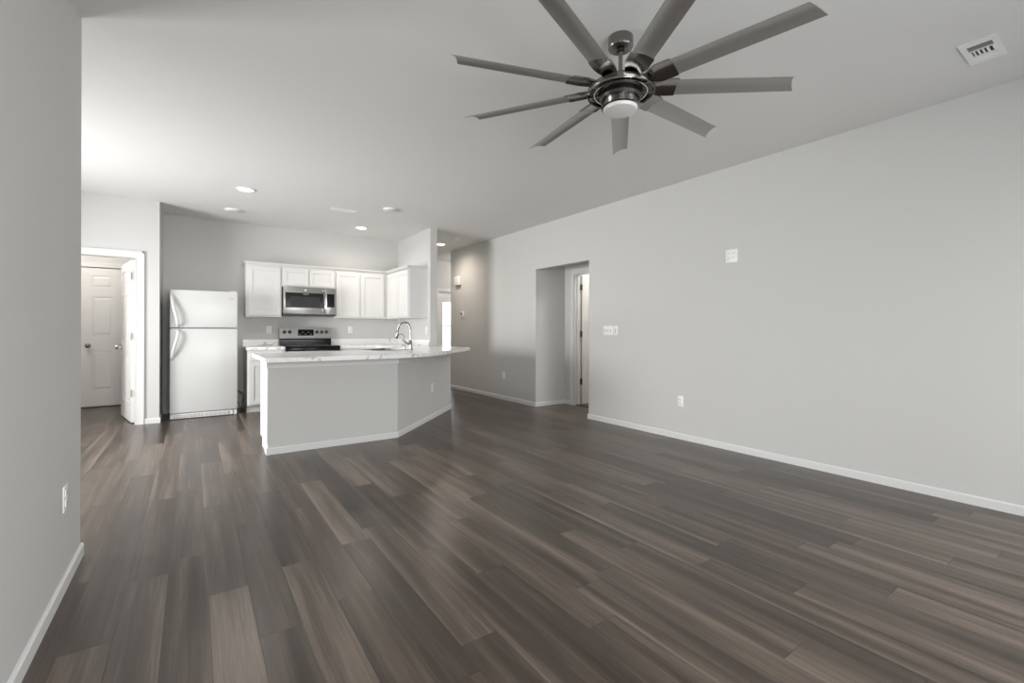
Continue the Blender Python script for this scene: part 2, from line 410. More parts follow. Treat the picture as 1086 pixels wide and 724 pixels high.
bm = B(); base_run(bm, (HX0-.0, 6.535), (HX1, 6.535), (0, -1), t=.010); base_run(bm, (HX1, 6.535), (HX1, 9.56), (1, 0)); struct('baseboard_hall_left', bm, 'trim')
bm = B(); base_run(bm, (HX1, FY), (FX0-.09, FY), (0, -1)); struct('baseboard_foyer', bm, 'trim')

# apron strip below the peninsula top
bm = B(); prism(bm, [(WX0-.012, WYF-.018), (CXn+.0075, WYF-.018), (ex_+.010, ey_-.020), (ex_, ey_), (CXn, WYF), (WX0-.012, WYF)], .800, HWZ)
struct('trim_1', bm, 'trim', 'white strip under the peninsula top')

# ------------------------------------------------------------ door casings
def casing_y(name, x0, x1, zt, yf, w=.08, d=.014, sides=(1, 1), yback=None):
    """casing around an opening x0..x1 on a wall face at y=yf, protruding to -Y, plus jamb liner"""
    bm = B()
    def strip(a, c, z0_, z1_):
        box(bm, a, c, yf-d, yf, z0_, z1_)
    if sides[1]:
        strip(x1+.006, x1+w, 0, zt+w); box(bm, x1+w-.018, x1+w, yf-d-.005, yf-d, 0, zt+w)
    if sides[0]:
        strip(x0-w, x0-.006, 0, zt+w); box(bm, x0-w, x0-w+.018, yf-d-.005, yf-d, 0, zt+w)
    strip(x0-.006, x1+.006, zt+.006, zt+w); box(bm, x0-w*sides[0], x1+w*sides[1], yf-d-.005, yf-d, zt+w-.018, zt+w)
    return struct(name, bm, 'trim')
casing_y('trim_2', PX0, PX1, 2.022, 7.16)
bm = B(); j = .008
box(bm, PX1-j, PX1+.0, 7.155, 7.285, 0, 2.03); box(bm, PX0, PX0+j, 7.155, 7.285, 0, 2.03); box(bm, PX0+j, PX1-j, 7.155, 7.285, 2.022, 2.03)
struct('trim_3', bm, 'trim')
casing_y('trim_4', UX0, UX1, 2.07, UY, w=.07)
casing_y('trim_5', FX0, FX1, 2.037, FY, w=.085)
# alcove door casing (on face x=AX, toward -X)
bm = B(); d = .014; w = .08
box(bm, AX-d, AX, DY1+.004, DY1+w, 0, 2.02+w); box(bm, AX-d-.005, AX-d, DY1+w-.018, DY1+w, 0, 2.02+w)
box(bm, AX-d, AX, DY0-w, DY0-.004, 0, 2.02+w); box(bm, AX-d, AX, DY0-.004, DY1+.004, 2.026, 2.02+w)
box(bm, AX-d-.005, AX-d, DY0-w, DY1+w, 2.02+w-.018, 2.02+w)
struct('trim_6', bm, 'trim')
bm = B()
box(bm, AX-.004, AX+.124, DY1-.010, DY1, 0, 2.03); box(bm, AX-.004, AX+.124, DY0, DY0+.010, 0, 2.03); box(bm, AX-.004, AX+.124, DY0+.01, DY1-.01, 2.02, 2.03)
box(bm, AX+.045, AX+.080, DY1-.022, DY1-.010, 0, 2.02); box(bm, AX+.045, AX+.080, DY0+.010, DY0+.022, 0, 2.02)
struct('trim_7', bm, 'trim')

# ------------------------------------------------------------ six panel doors (built in local coords: width along +X, thickness along Y, hinge at x=0)
def six_panel(w, h, th=.035):
    bm = B(); c = .008
    box(bm, 0, w, c, th-c, 0, h)
    st = .113*w/.76; ms = .10*w/.76; pw = (w-2*st-ms)/2
    xs = [(st, st+pw), (st+pw+ms, w-st)]
    zs = [(.237*h/2.02, .81*h/2.02), (1.03*h/2.02, 1.595*h/2.02), (1.735*h/2.02, 1.905*h/2.02)]
    for y0, y1 in ((0, c), (th-c, th)):
        box(bm, 0, st, y0, y1, 0, h); box(bm, w-st, w, y0, y1, 0, h); box(bm, st+pw, st+pw+ms, y0, y1, 0, h)
        zz = [0] + [q for z in zs for q in z] + [h]
        for i in range(0, len(zz), 2):
            for a, b_ in xs: box(bm, a, b_, y0, y1, zz[i], zz[i+1])
    for a, b_ in xs:
        for q0, q1 in zs:
            frustum_y(bm, a+.012, b_-.012, q0+.012, q1-.012, c, .0015, .022)
            frustum_y(bm, a+.012, b_-.012, q0+.012, q1-.012, th-c, th-.0015, .022)
    return bm
def knob(parent, x, z, th, both=True, mat='nickel', nm='door_knob'):
    for s, y in ((-1, 0.0), (1, th)) if both else ((-1, 0.0),):
        bm = B()
        prof = [(0, 0), (.032, 0), (.032, .006), (.013, .012), (.011, .030), (.024, .038), (.028, .050), (.024, .062), (.010, .068), (0, .069)]
        tm = bmesh.new(); lathe(tm, prof, 24)
        merge(bm, tm, Matrix.Translation((x, y, z)) @ Matrix.Rotation(PI/2 * (1 if s < 0 else -1), 4, 'X'))
        part(nm, bm, mat, parent, smooth=True, world=False)
def hinges(parent, zs, mat, x=-.004, y=.0, w=.014):
    for z in zs:
        bm = B(); sweep(bm, [(x, y, z-.045), (x, y, z+.045)], .0065, seg=10, side=(1, 0, 0))
        box(bm, x, x+.032, y-.0015, y+.0005, z-.044, z+.044)
        part('door_hinge', bm, mat, parent, world=False)
# door_1: closed door at the far side of the utility room
o = part('door_1', six_panel(UX1-UX0-.008, 2.045), 'door'); o['kind'] = 'structure'; o['label'] = 'closed white six-panel door seen through the doorway'
o.location = (UX0+.004, UY+.012, .020); knob(o, .075, .895, .035, both=False)
bm = B(); box(bm, UX0, UX1, UY, UY+.10, 0, .016); struct('trim_8', bm, 'threshold')
# door_2: open leaf, hinged at the right jamb of the doorway
o = part('door_2', six_panel(.775, 2.00), 'door'); o['kind'] = 'structure'; o['label'] = 'open white six-panel door swung into the utility room'
ang = math.atan2(8.075-7.292, -.770+.592)
o.location = (PX1-.016, 7.292, .012); o.rotation_euler = (0, 0, ang)
knob(o, .775-.065, .905, .035, mat='chrome'); hinges(o, (.36, 1.06, 1.80), 'hinge', x=-.004, y=.037)
# door_3: open leaf beyond the alcove
o = part('door_3', six_panel(.76, 2.00), 'door'); o['kind'] = 'structure'; o['label'] = 'open white door inside the alcove opening'
o.location = (AX+.132, DY1-.030, .012); o.rotation_euler = (0, 0, math.radians(-2.5))
for z in (.35, 1.09, 1.815):
    bm = B(); sweep(bm, [(-.006, -.002, z-.047), (-.006, -.002, z+.047)], .009, seg=10); box(bm, -.020, .004, -.001, .030, z-.045, z+.045)
    part('door_hinge', bm, 'hinge_dark', o, world=False)
knob(o, .70, .905, .035)
bm = B(); box(bm, AX+.02, AX+.10, DY0+.01, DY1-.01, 0, .010); struct('trim_9', bm, 'threshold')
# door_4: front door with a tall two-pane light
bm = B(); y0, y1 = FY+.035, FY+.08; gx0, gx1 = 4.725, 5.375; gz0, gz1 = .22, 1.806
a0, a1 = FX0+.005, FX1-.005
box(bm, a0, gx0, y0, y1, .012, 2.03); box(bm, gx1, a1, y0, y1, .012, 2.03); box(bm, gx0, gx1, y0, y1, .012, gz0); box(bm, gx0, gx1, y0, y1, gz1, 2.03)
box(bm, gx0, gx1, y0+.008, y1-.008, 1.25, 1.275)
o = struct('door_4', bm, 'door', 'white front door with tall bright glass at the end of the hall')
bm = B(); box(bm, gx0, gx1, y0+.02, y0+.024, gz0, 1.25); box(bm, gx0, gx1, y0+.02, y0+.024, 1.275, gz1); part('pane', bm, 'glass', o)

# ============================================================ KITCHEN
def shaker(name, x0, x1, z0, z1, yf, parent, fw=.057, th=.019):
    """shaker panel facing -Y, front at yf"""
    bm = B()
    box(bm, x0+fw, x1-fw, yf+.008, yf+th, z0+fw, z1-fw)
    rbox(bm, x0, x0+fw, yf, yf+th, z0, z1, .0015, 1); rbox(bm, x1-fw, x1, yf, yf+th, z0, z1, .0015, 1)
    rbox(bm, x0+fw, x1-fw, yf, yf+th, z0, z0+fw, .0015, 1); rbox(bm, x0+fw, x1-fw, yf, yf+th, z1-fw, z1, .0015, 1)
    # thin inner bead
    for a, c, e, f_ in ((x0+fw, x0+fw+.006, z0+fw, z1-fw), (x1-fw-.006, x1-fw, z0+fw, z1-fw), (x0+fw, x1-fw, z0+fw, z0+fw+.006), (x0+fw, x1-fw, z1-fw-.006, z1-fw)):
        box(bm, a, c, yf+.004, yf+.008, e, f_)
    return part(name, bm, 'cabinet', parent)
def carcass(x0, x1, y0, y1, z0, z1, parent):
    bm = B(); rbox(bm, x0, x1, y0, y1, z0, z1, .001, 1)
    return part('body', bm, 'cabinet', parent)
UZ0, UZ1 = 1.345, 2.105
UF = 7.600
G = 'wall cabinets above the worktop'
o = thing('wall_cabinet', 'white single-door wall cabinet left of the microwave', 'cabinet', (.85, 7.75, UZ0), G)
carcass(.618, 1.083, UF, BY-.001, UZ0, UZ1, o); shaker('door', .645, 1.062, 1.368, 2.080, UF-.0195, o)
o = thing('wall_cabinet', 'short white two-door cabinet directly above the microwave', 'cabinet', (1.47, 7.75, 1.80), G)
carcass(1.0845, 1.8495, UF, BY-.001, 1.806, UZ1, o); shaker('door', 1.100, 1.452, 1.824, 2.080, UF-.0195, o, .05); shaker('door', 1.474, 1.832, 1.824, 2.080, UF-.0195, o, .05)
o = thing('wall_cabinet', 'white two-door wall cabinet right of the microwave, reaching the corner', 'cabinet', (2.25, 7.75, UZ0), G)
carcass(1.851, 3.004, UF, BY-.001, UZ0, UZ1, o); shaker('door', 1.868, 2.228, 1.368, 2.080, UF-.0195, o); shaker('door', 2.258, 2.640, 1.368, 2.080, UF-.0195, o)
# side cabinet on the stub wall, facing -X
o = thing('wall_cabinet', 'white two-door wall cabinet on the side wall, its grey side panel toward the hall', 'cabinet', (2.85, 7.1, UZ0), G)
carcass(2.71, 3.004, 6.640, UF-.001, UZ0, UZ1, o)
def shaker_x(name, y0, y1, z0, z1, xf, parent):
    bm = B(); fw = .057; th = .019
    box(bm, xf+.008, xf+th, y0+fw, y1-fw, z0+fw, z1-fw)
    for a, c, e, f_ in ((y0, y0+fw, z0, z1), (y1-fw, y1, z0, z1), (y0+fw, y1-fw, z0, z0+fw), (y0+fw, y1-fw, z1-fw, z1)):
        rbox(bm, xf, xf+th, a, c, e, f_, .0015, 1)
    return part(name, bm, 'cabinet', parent)
shaker_x('door', 6.662, 7.112, 1.368, 2.080, 2.6905, o); shaker_x('door', 7.128, 7.560, 1.368, 2.080, 2.6905, o)
# crown strip along the tops
bm = B()
c0 = UZ1+.001
def crown(bm, off, z0_, z1_):
    prism(bm, [(.618-off, UF-off), (2.69-off*.0, UF-off), (2.69-off*1.0, UF-off), (2.69-off, 6.640-off), (3.003, 6.640-off), (3.003, BY-.001), (.618-off, BY-.001)], z0_, z1_)
bmA = [(.006, c0, c0+.014), (.016, c0+.014, c0+.026), (.028, c0+.026, c0+.038)]
for a in bmA: crown(bm, *a)
solid('crown_moulding', bm, 'cabinet', 'thin white moulding running along the top of the wall cabinets', 'moulding')

# ---- microwave
MF = 7.485
o = thing('microwave', 'stainless over-range microwave with black glass door hung under the short cabinet', 'microwave', (1.47, 7.7, 1.384))
MX0, MX1, MZ0, MZ1 = 1.094, 1.838, 1.392, 1.803
bm = B(); rbox(bm, MX0, MX1, MF+.032, BY-.002, MZ0, MZ1, .003, 1); part('body', bm, 'steel', o)
bm = B(); rbox(bm, MX0+.002, 1.688, MF, MF+.031, MZ0+.002, MZ1-.002, .005, 2); part('door', bm, 'steel', o, smooth=True)
bm = B(); rbox(bm, 1.690, MX1-.002, MF, MF+.031, MZ0+.002, MZ1-.002, .005, 2); p = part('control_panel', bm, 'steel', o, smooth=True)
bm = B(); rbox(bm, 1.702, 1.815, MF-.002, MF+.004, 1.505, 1.714, .002, 1); part('keypad', bm, 'black_glass', p)
bm = B(); rbox(bm, 1.118, 1.652, MF-.0025, MF+.003, 1.487, 1.714, .003, 1); part('glass_panel', bm, 'black_glass', o)
bm = B(); rbox(bm, 1.185, 1.600, MF-.0035, MF-.002, 1.500, 1.655, .001, 1); part('window', bm, 'screen_glass', o)
bm = B(); path = smooth_path([(1.672, MF-.002, 1.772), (1.672, MF-.036, 1.755), (1.672, MF-.040, 1.60), (1.672, MF-.036, 1.445), (1.672, MF-.002, 1.425)], 6); sweep(bm, path, .014, .009, 12); part('handle', bm, 'chrome', o, smooth=True)
bm = B(); box(bm, MX0+.004, MX1-.004, MF+.010, BY-.01, MZ0-.022, MZ0-.0005); part('vent_base', bm, 'black', o)
bm = B(); lathe(bm, [(0, 0), (.013, 0), (.013, .003), (0, .004)], 20); me_ = bpy.data.meshes.new('q')
tmp = B(); merge(tmp, bm, Matrix.Translation((1.395, MF-.0005, 1.755)) @ Matrix.Rotation(PI/2, 4, 'X')); part('badge', tmp, 'plastic', o)
bpy.data.meshes.remove(me_)
bm = B(); box(bm, 1.36, 1.44, MF-.0042, MF-.0030, 1.690, 1.698); part('logo_strip', bm, 'grey_plastic', o)

# ---- range
o = thing('range', 'freestanding stainless electric range with black glass cooktop below the microwave', 'stove', (1.46, 7.5, 0))
RX0, RX1 = 1.088, 1.842
RFY = 7.245
bm = B(); rbox(bm, RX0, RX1, RFY+.035, 7.885, .03, .895, .003, 1); part('body', bm, 'steel', o)
bm = B(); rbox(bm, RX0-.001, RX1+.001, RFY, 7.800, .896, .918, .006, 2); ct = part('cooktop', bm, 'black_glass', o, smooth=True)
for (bx_, by_, br) in ((1.27, 7.42, .105), (1.66, 7.42, .085), (1.27, 7.66, .075), (1.66, 7.66, .095)):
    bm = B(); lathe(bm, [(br-.004, .9182), (br, .9188), (br+.004, .9182)], 40, bx_, by_); part('burner_ring', bm, 'grey_plastic', ct)
bm = B()
tmp = B(); prism(tmp, [(7.80, .918), (7.885, .918), (7.885, 1.185), (7.845, 1.185), (7.818, 1.020), (7.80, 1.005)], RX0, RX1)
merge(bm, tmp, Matrix(((0, 0, 1, 0), (1, 0, 0, 0), (0, 1, 0, 0), (0, 0, 0, 1)))); bg_ = part('backguard', bm, 'black_glass', o)
# sloped stainless fascia on the backguard
def on_slope(x, z, d=0.0):
    y = 7.818 + (z-1.020)/(1.185-1.020)*(7.845-7.818) - d
    return (x, y, z)
def slope_plate(x0, x1, z0, z1, d0, d1):
    bm = B(); v = [bm.verts.new(on_slope(x, z, d)) for d in (d0, d1) for x, z in ((x0, z0), (x1, z0), (x1, z1), (x0, z1))]
    for f_ in ((0, 1, 2, 3), (4, 5, 6, 7), (0, 1, 5, 4), (1, 2, 6, 5), (2, 3, 7, 6), (3, 0, 4, 7)): bm.faces.new([v[i] for i in f_])
    return bm
fs = part('fascia', slope_plate(RX0-.001, RX1+.001, 1.022, 1.188, 0.0005, .007), 'steel', o)
part('display', slope_plate(1.350, 1.580, 1.066, 1.162, .0072, .009), 'black_glass', fs)
for i in range(5):
    part('display_mark', slope_plate(1.368+.040*i, 1.392+.040*i, 1.085 + .03*(i % 2), 1.092 + .03*(i % 2), .0091, .0095), 'grey_plastic', fs)
for kx in (1.158, 1.231, 1.629, 1.702, 1.773):
    bm = B(); tmp = B(); lathe(tmp, [(0, 0), (.026, 0), (.026, .006), (.020, .010), (.018, .030), (.010, .033), (0, .033)], 24); box(tmp, -.004, .004, -.018, .018, .030, .036)
    x_, y_, z_ = on_slope(kx, 1.122, .007)
    merge(bm, tmp, Matrix.Translation((x_, y_, z_)) @ Matrix.Rotation(PI/2, 4, 'X')); part('knob', bm, 'black', o, smooth=True)
bm = B(); rbox(bm, RX0, RX1, RFY+.001, RFY+.034, .845, .8955, .004, 2); part('front_trim', bm, 'black_glass', o, smooth=True)
bm = B(); rbox(bm, RX0+.002, RX1-.002, RFY+.002, RFY+.034, .27, .840, .004, 2); dr = part('oven_door', bm, 'steel', o)
bm = B(); rbox(bm, RX0+.10, RX1-.10, RFY, RFY+.004, .38, .72, .002, 1); part('oven_window', bm, 'black_glass', dr)
bm = B(); sweep(bm, smooth_path([(RX0+.05, RFY+.002, .79), (RX0+.07, RFY-.040, .79), (RX1-.07, RFY-.040, .79), (RX1-.05, RFY+.002, .79)], 5), .011, seg=12, side=(0, 0, 1)); part('handle', bm, 'steel', dr, smooth=True)
bm = B(); rbox(bm, RX0+.002, RX1-.002, RFY+.002, RFY+.034, .06, .262, .004, 2); part('drawer', bm, 'steel', o)
for lx, ly in ((RX0+.05, RFY+.10), (RX1-.05, RFY+.10), (RX0+.05, 7.82), (RX1-.05, 7.82)):
    bm = B(); lathe(bm, [(0, 0), (.018, 0), (.018, .029), (0, .029)], 12, lx, ly); part('foot', bm, 'black', o)

# ---- base cabinets
TOPZ = .912; CTH = .038; CB = TOPZ-CTH-.001
BF = 7.295
def base_body(x0, x1, parent):
    bm = B(); rbox(bm, x0, x1, BF, BY-.001, .098, CB, .001, 1); box(bm, x0, x1, BF+.07, BY-.001, 0, .098)
    return part('body', bm, 'cabinet', parent)
o = thing('base_cabinet', 'narrow white base cabinet with one door and drawer between refrigerator and range', 'cabinet', (.85, 7.6, 0), 'base cabinets')
base_body(.615, 1.082, o)
bm = B(); rbox(bm, .638, 1.060, BF-.0195, BF-.0005, .722, .848, .003, 1); part('drawer_front', bm, 'cabinet', o)
shaker('door', .638, 1.060, .118, .700, BF-.0195, o)
o = thing('base_cabinet', 'white base cabinet right of the range behind the peninsula', 'cabinet', (2.4, 7.6, 0), 'base cabinets')
base_body(1.850, 3.004, o)
bm = B(); rbox(bm, 1.865, 2.330, BF-.0195, BF-.0005, .722, .848, .003, 1); part('drawer_front', bm, 'cabinet', o)
shaker('door', 1.865, 2.330, .118, .700, BF-.0195, o)
o = thing('base_cabinet', 'white base cabinet along the stub wall behind the peninsula', 'cabinet', (2.7, 6.85, 0), 'base cabinets')
bm = B(); rbox(bm, 2.410, 3.004, 6.538, BF-.001, .098, CB, .001, 1); box(bm, 2.48, 3.004, 6.538, BF-.001, 0, .098); part('body', bm, 'cabinet', o)
shaker_x('door', 6.66, 7.19, .118, .848, 2.3905, o)
# peninsula base cabinets facing the kitchen
PY0 = WYF+t+.002; PYB = 5.235
o = thing('peninsula_cabinet', 'white cabinet behind the grey half wall, its bright end panel facing left', 'cabinet', (1.0, 5.1, 0))
bm = B(); rbox(bm, WX0, 1.240, PY0, PYB, .098, CB, .001, 1); box(bm, WX0, 1.240, PY0, PYB-.07, 0, .098); part('body', bm, 'cabinet', o)
bm = B(); rbox(bm, WX0-.006, WX0-.0005, WYF+.004, PYB+.018, .098, CB, .001, 1); part('end_panel', bm, 'trim', o)
for a, c in ((.585, .90), (.915, 1.225)):
    bm = B()
    tmp = B(); box(tmp, a, c, PYB+.001, PYB+.012, .12, .85)
    for q in ((a, a+.057, .12, .85), (c-.057, c, .12, .85), (a+.057, c-.057, .12, .177), (a+.057, c-.057, .793, .85)): box(tmp, q[0], q[1], PYB+.012, PYB+.020, q[2], q[3])
    merge(bm, tmp); part('door', bm, 'cabinet', o)
# sink corner cabinet
o = thing('sink_cabinet', 'white diagonal corner cabinet carrying the sink', 'cabinet', (2.1, 5.7, 0))
ofs = .120
pA = [(1.242, PY0), (CXn-k, PY0), (ex_-.118, ey_+.052), (HX0-.01, 6.536), (2.409, 6.536), (2.409, 6.385), (1.259, PYB), (1.242, PYB)]
bm = B(); prism(bm, pA, 0, .58); part('body', bm, 'cabinet', o)
bm = B(); prism(bm, [(1.262, PYB+.001), (1.276, PYB-.011), (2.409, 6.370), (2.398, 6.383)], .602, CB); part('front', bm, 'cabinet', o)

# ---- worktops
def offset_rect(cx, cy, hw, hh, ang, rad=.05, n_=5):
    pts = []
    for sx_, sy_, a0_ in ((1, 1, 0), (-1, 1, 90), (-1, -1, 180), (1, -1, 270)):
        for i in range(n_+1):
            a = math.radians(a0_ + 90*i/n_)
            pts.append((sx_*(hw-rad)+rad*math.cos(a), sy_*(hh-rad)+rad*math.sin(a)))
    ca, sa = math.cos(ang), math.sin(ang)
    return [(cx+x*ca-y*sa, cy+x*sa+y*ca) for x, y in pts]
SK = (1.995, 5.630)
sink_hole = offset_rect(SK[0], SK[1], .355, .200, PI/4)
def slab_with_hole(outline, hole, z0, z1):
    bm = B(); es = []
    for loop in (outline, hole):
        vs = [bm.verts.new((x, y, z1)) for x, y in loop]
        es += [bm.edges.new((vs[i], vs[(i+1) % len(vs)])) for i in range(len(vs))]
    bmesh.ops.triangle_fill(bm, edges=es, use_beauty=True)
    r = bmesh.ops.extrude_face_region(bm, geom=list(bm.faces))
    vs = [g for g in r['geom'] if isinstance(g, bmesh.types.BMVert)]
    bmesh.ops.translate(bm, verts=vs, vec=(0, 0, z0-z1)); return bm
CFY = 4.375; CFX = .500
cd = 2.430                      # y - x of the diagonal front edge
out_ = [(CFX, CFY), (CFY-cd, CFY), (3.195, 3.195+cd), (3.195, 6.533), (HX0-.001, 6.533), (HX0-.001, BY-.001), (1.850, BY-.001), (1.850, 7.262), (2.372, 7.262), (2.372, 6.392), (1.430, 5.450), (CFX, 5.450)]
# soften the bend at the front edge
def arc_pt(p0, p1, p2, s, n_=8):
    p0, p1, p2 = Vector(p0), Vector(p1), Vector(p2)
    a = p1 + (p0-p1).normalized()*s; c = p1 + (p2-p1).normalized()*s
    return [tuple(((1-t_)**2)*a + 2*t_*(1-t_)*p1 + t_*t_*c) for t_ in [i/n_ for i in range(n_+1)]]
out2 = [out_[0]] + arc_pt(out_[0], out_[1], out_[2], .45) + out_[2:]
wt = thing('countertop', 'white marble-look worktop wrapping from the peninsula around to the range', 'countertop', (1.8, 5.5, TOPZ-CTH))
part('worktop', slab_with_hole(out2, sink_hole, TOPZ-CTH, TOPZ), 'marble', wt)
bm = B(); box(bm, 1.850, HX0-.001, BY-.020, BY-.001, TOPZ+.0005, 1.008); box(bm, HX0-.020, HX0-.001, 6.540, BY-.0205, TOPZ+.0005, 1.008); part('backsplash', bm, 'marble', wt)
wt2 = thing('countertop', 'small square marble-look worktop between refrigerator and range', 'countertop', (.84, 7.6, TOPZ-CTH))
bm = B(); rbox(bm, .600, 1.084, 7.262, BY-.001, TOPZ-CTH, TOPZ, .003, 2); part('worktop', bm, 'marble', wt2)
bm = B(); box(bm, .606, 1.084, BY-.020, BY-.001, TOPZ+.0005, 1.008); part('backsplash', bm, 'marble', wt2)

# ---- sink
bm = B()
L0 = offset_rect(SK[0], SK[1], .375, .220, PI/4, .06); L1 = offset_rect(SK[0], SK[1], .340, .185, PI/4, .05); L2 = offset_rect(SK[0], SK[1], .325, .170, PI/4, .05)
rows = [[bm.verts.new((x, y, TOPZ+.001)) for x, y in L0], [bm.verts.new((x, y, TOPZ+.003)) for x, y in L0], [bm.verts.new((x, y, TOPZ+.0025)) for x, y in L1], [bm.verts.new((x, y, .73)) for x, y in L2]]
for a, c in zip(rows, rows[1:]):
    for i in range(len(a)): bm.faces.new((a[i], a[(i+1) % len(a)], c[(i+1) % len(a)], c[i]))
bm.faces.new(rows[-1]); sk = part('sink', bm, 'sink_steel', wt, fix=True, smooth=True); sk['label'] = 'stainless sink basin'
bm = B(); lathe(bm, [(0, .7315), (.035, .7315), (.042, .733), (.045, .7305)], 24, SK[0], SK[1]); part('drain', bm, 'chrome', sk, smooth=True)

# ---- faucet
fx_, fy_ = 2.222, 5.412
fc = thing('faucet', 'tall chrome gooseneck kitchen faucet with pull-down spray head on the peninsula top', 'faucet', (fx_, fy_, TOPZ+.0008))
Z = TOPZ+.0008
dx, dy = -s2, s2
bm = B(); lathe(bm, [(0, Z), (.030, Z), (.030, Z+.006), (.024, Z+.012), (.021, Z+.05), (.019, Z+.10), (.014, Z+.115), (0, Z+.115)], 28, fx_, fy_); part('base', bm, 'faucet', fc, smooth=True)
ctrl = [(0, Z+.10), (0, Z+.20), (.002, Z+.255), (.030, Z+.318), (.085, Z+.340), (.140, Z+.312), (.165, Z+.250), (.172, Z+.215)]
bm = B(); sweep(bm, smooth_path([(fx_+dx*a, fy_+dy*a, z) for a, z in ctrl], 7), .0115, seg=14, side=(s2, s2, 0)); part('spout', bm, 'faucet', fc, smooth=True)
bm = B(); sweep(bm, [(fx_+dx*a, fy_+dy*a, z) for a, z in ((.170, Z+.235), (.174, Z+.215), (.182, Z+.150), (.184, Z+.135))], [.012, .017, .019, .015], seg=16, side=(s2, s2, 0)); part('spray_head', bm, 'faucet', fc, smooth=True)
bm = B(); sweep(bm, [(fx_-.015, fy_-.015*0, Z+.065), (fx_-.045, fy_-.012, Z+.075), (fx_-.110, fy_-.02, Z+.125)], [.012, .010, .006], seg=12, side=(0, 1, 0)); part('lever', bm, 'faucet', fc, smooth=True)
f2 = thing('filter_tap', 'small thin gooseneck water tap beside the large faucet', 'faucet', (2.03, 5.30, Z))
tx, ty = 2.105, 5.312
f2.location = (tx, ty, Z)
bm = B(); lathe(bm, [(0, Z), (.022, Z), (.022, Z+.005), (.013, Z+.012), (.012, Z+.06), (0, Z+.062)], 24, tx, ty); part('base', bm, 'faucet', f2, smooth=True)
bm = B(); sweep(bm, smooth_path([(tx+dx*a, ty+dy*a, z) for a, z in ((0, Z+.05), (0, Z+.14), (.018, Z+.185), (.052, Z+.195), (.082, Z+.175), (.090, Z+.150))], 6), .0042, seg=10, side=(s2, s2, 0)); part('spout', bm, 'faucet', f2, smooth=True)
bm = B(); sweep(bm, [(tx-.005, ty-.01, Z+.050), (tx-.045, ty-.035, Z+.062)], [.006, .004], seg=10, side=(0, 0, 1)); part('lever', bm, 'black', f2, smooth=True)

# ---- refrigerator
fr = thing('refrigerator', 'white top-freezer refrigerator with curved handles standing in the alcove', 'refrigerator', (.125, 7.55, 0))
X0, X1, FYF = -.248, .498, 7.262
bm = B(); rbox(bm, X0+.004, X1-.004, FYF+.068, 7.868, .045, 1.655, .006, 2); part('cabinet_body', bm, 'fridge', fr)
bm = B(); rbox(bm, X0, X1, FYF, FYF+.062, 1.179, 1.668, .014, 4); fd = part('freezer_door', bm, 'fridge', fr, smooth=True)
bm = B(); rbox(bm, X0, X1, FYF, FYF+.062, .077, 1.168, .014, 4); ld = part('refrigerator_door', bm, 'fridge', fr, smooth=True)
bm = B(); box(bm, X0+.006, X1-.006, FYF+.0625, FYF+.0675, .08, 1.66); part('door_gasket', bm, 'grey_plastic', fr)
bm = B(); sweep(bm, smooth_path([(-.226, FYF+.004, 1.600), (-.224, FYF-.018, 1.560), (-.210, FYF-.040, 1.470), (-.188, FYF-.050, 1.370), (-.168, FYF-.048, 1.275), (-.160, FYF-.034, 1.215), (-.160, FYF+.004, 1.192)], 7), .019, .010, 14); part('handle', bm, 'fridge', fd, smooth=True)
bm = B(); sweep(bm, smooth_path([(-.160, FYF+.004, 1.152), (-.160, FYF-.034, 1.128), (-.166, FYF-.048, 1.060), (-.186, FYF-.050, .975), (-.208, FYF-.040, .885), (-.223, FYF-.018, .805), (-.226, FYF+.004, .770)], 7), .019, .010, 14); part('handle', bm, 'fridge', ld, smooth=True)
bm = B(); rbox(bm, X0+.004, X1-.055, FYF+.018, FYF+.060, .008, .070, .004, 1); gr = part('base_grille', bm, 'plastic', fr)
for a, c in ((X0+.045, .115), (.127, X1-.085)):
    bm = B(); box(bm, a, c, FYF+.0165, FYF+.0178, .018, .056); part('grille_opening', bm, 'grey_plastic', gr)
bm = B()
for i in range(44):
    a = X0+.052 + i*.0135
    if abs(a-.121) > .012 and a < X1-.09: box(bm, a, a+.005, FYF+.0135, FYF+.0163, .019, .055)
box(bm, X0+.046, X1-.086, FYF+.0139, FYF+.0159, .035, .038)
part('grille_fins', bm, 'plastic', gr)
bm = B(); box(bm, X1-.050, X1-.008, FYF+.030, FYF+.062, .012, .070); lathe(bm, [(0, 0), (.014, 0), (.014, .012), (0, .012)], 14, X1-.03, FYF+.046); part('hinge_foot', bm, 'plastic', fr)
bm = B(); lathe(bm, [(0, 0), (.018, 0), (.018, .046), (0, .046)], 14, X0+.05, 7.80); part('foot', bm, 'black', fr)
bm = B(); lathe(bm, [(0, 0), (.018, 0), (.018, .046), (0, .046)], 14, X1-.05, 7.80); part('foot', bm, 'black', fr)
bm = B(); rbox(bm, X1-.085, X1-.02, FYF+.012, FYF+.065, 1.6685, 1.676, .002, 1); part('hinge_cover', bm, 'plastic', fr)
bm = B(); box(bm, .398, .458, FYF-.0015, FYF+.0005, 1.567, 1.575); part('logo_strip', bm, 'grey_plastic', fd)
# power cord looping out beside the refrigerator
bm = B(); sweep(bm, smooth_path([(.510, 7.70, .30), (.535, 7.55, .285), (.565, 7.45, .275), (.590, 7.42, .235), (.575, 7.42, .150), (.555, 7.40, .075), (.535, 7.42, .012), (.560, 7.50, .008), (.585, 7.62, .008), (.56, 7.72, .04), (.53, 7.80, .12)], 6), .0045, seg=8, side=(0, 0, 1))
sweep(bm, smooth_path([(.520, 7.72, .24), (.550, 7.60, .26), (.580, 7.52, .20), (.570, 7.50, .10), (.588, 7.46, .03), (.560, 7.44, .006)], 6), .0045, seg=8, side=(0, 0, 1))
solid('power_cord', bm, 'cord', 'black power cord hanging to the floor between refrigerator and base cabinet', 'cord', smooth=True)

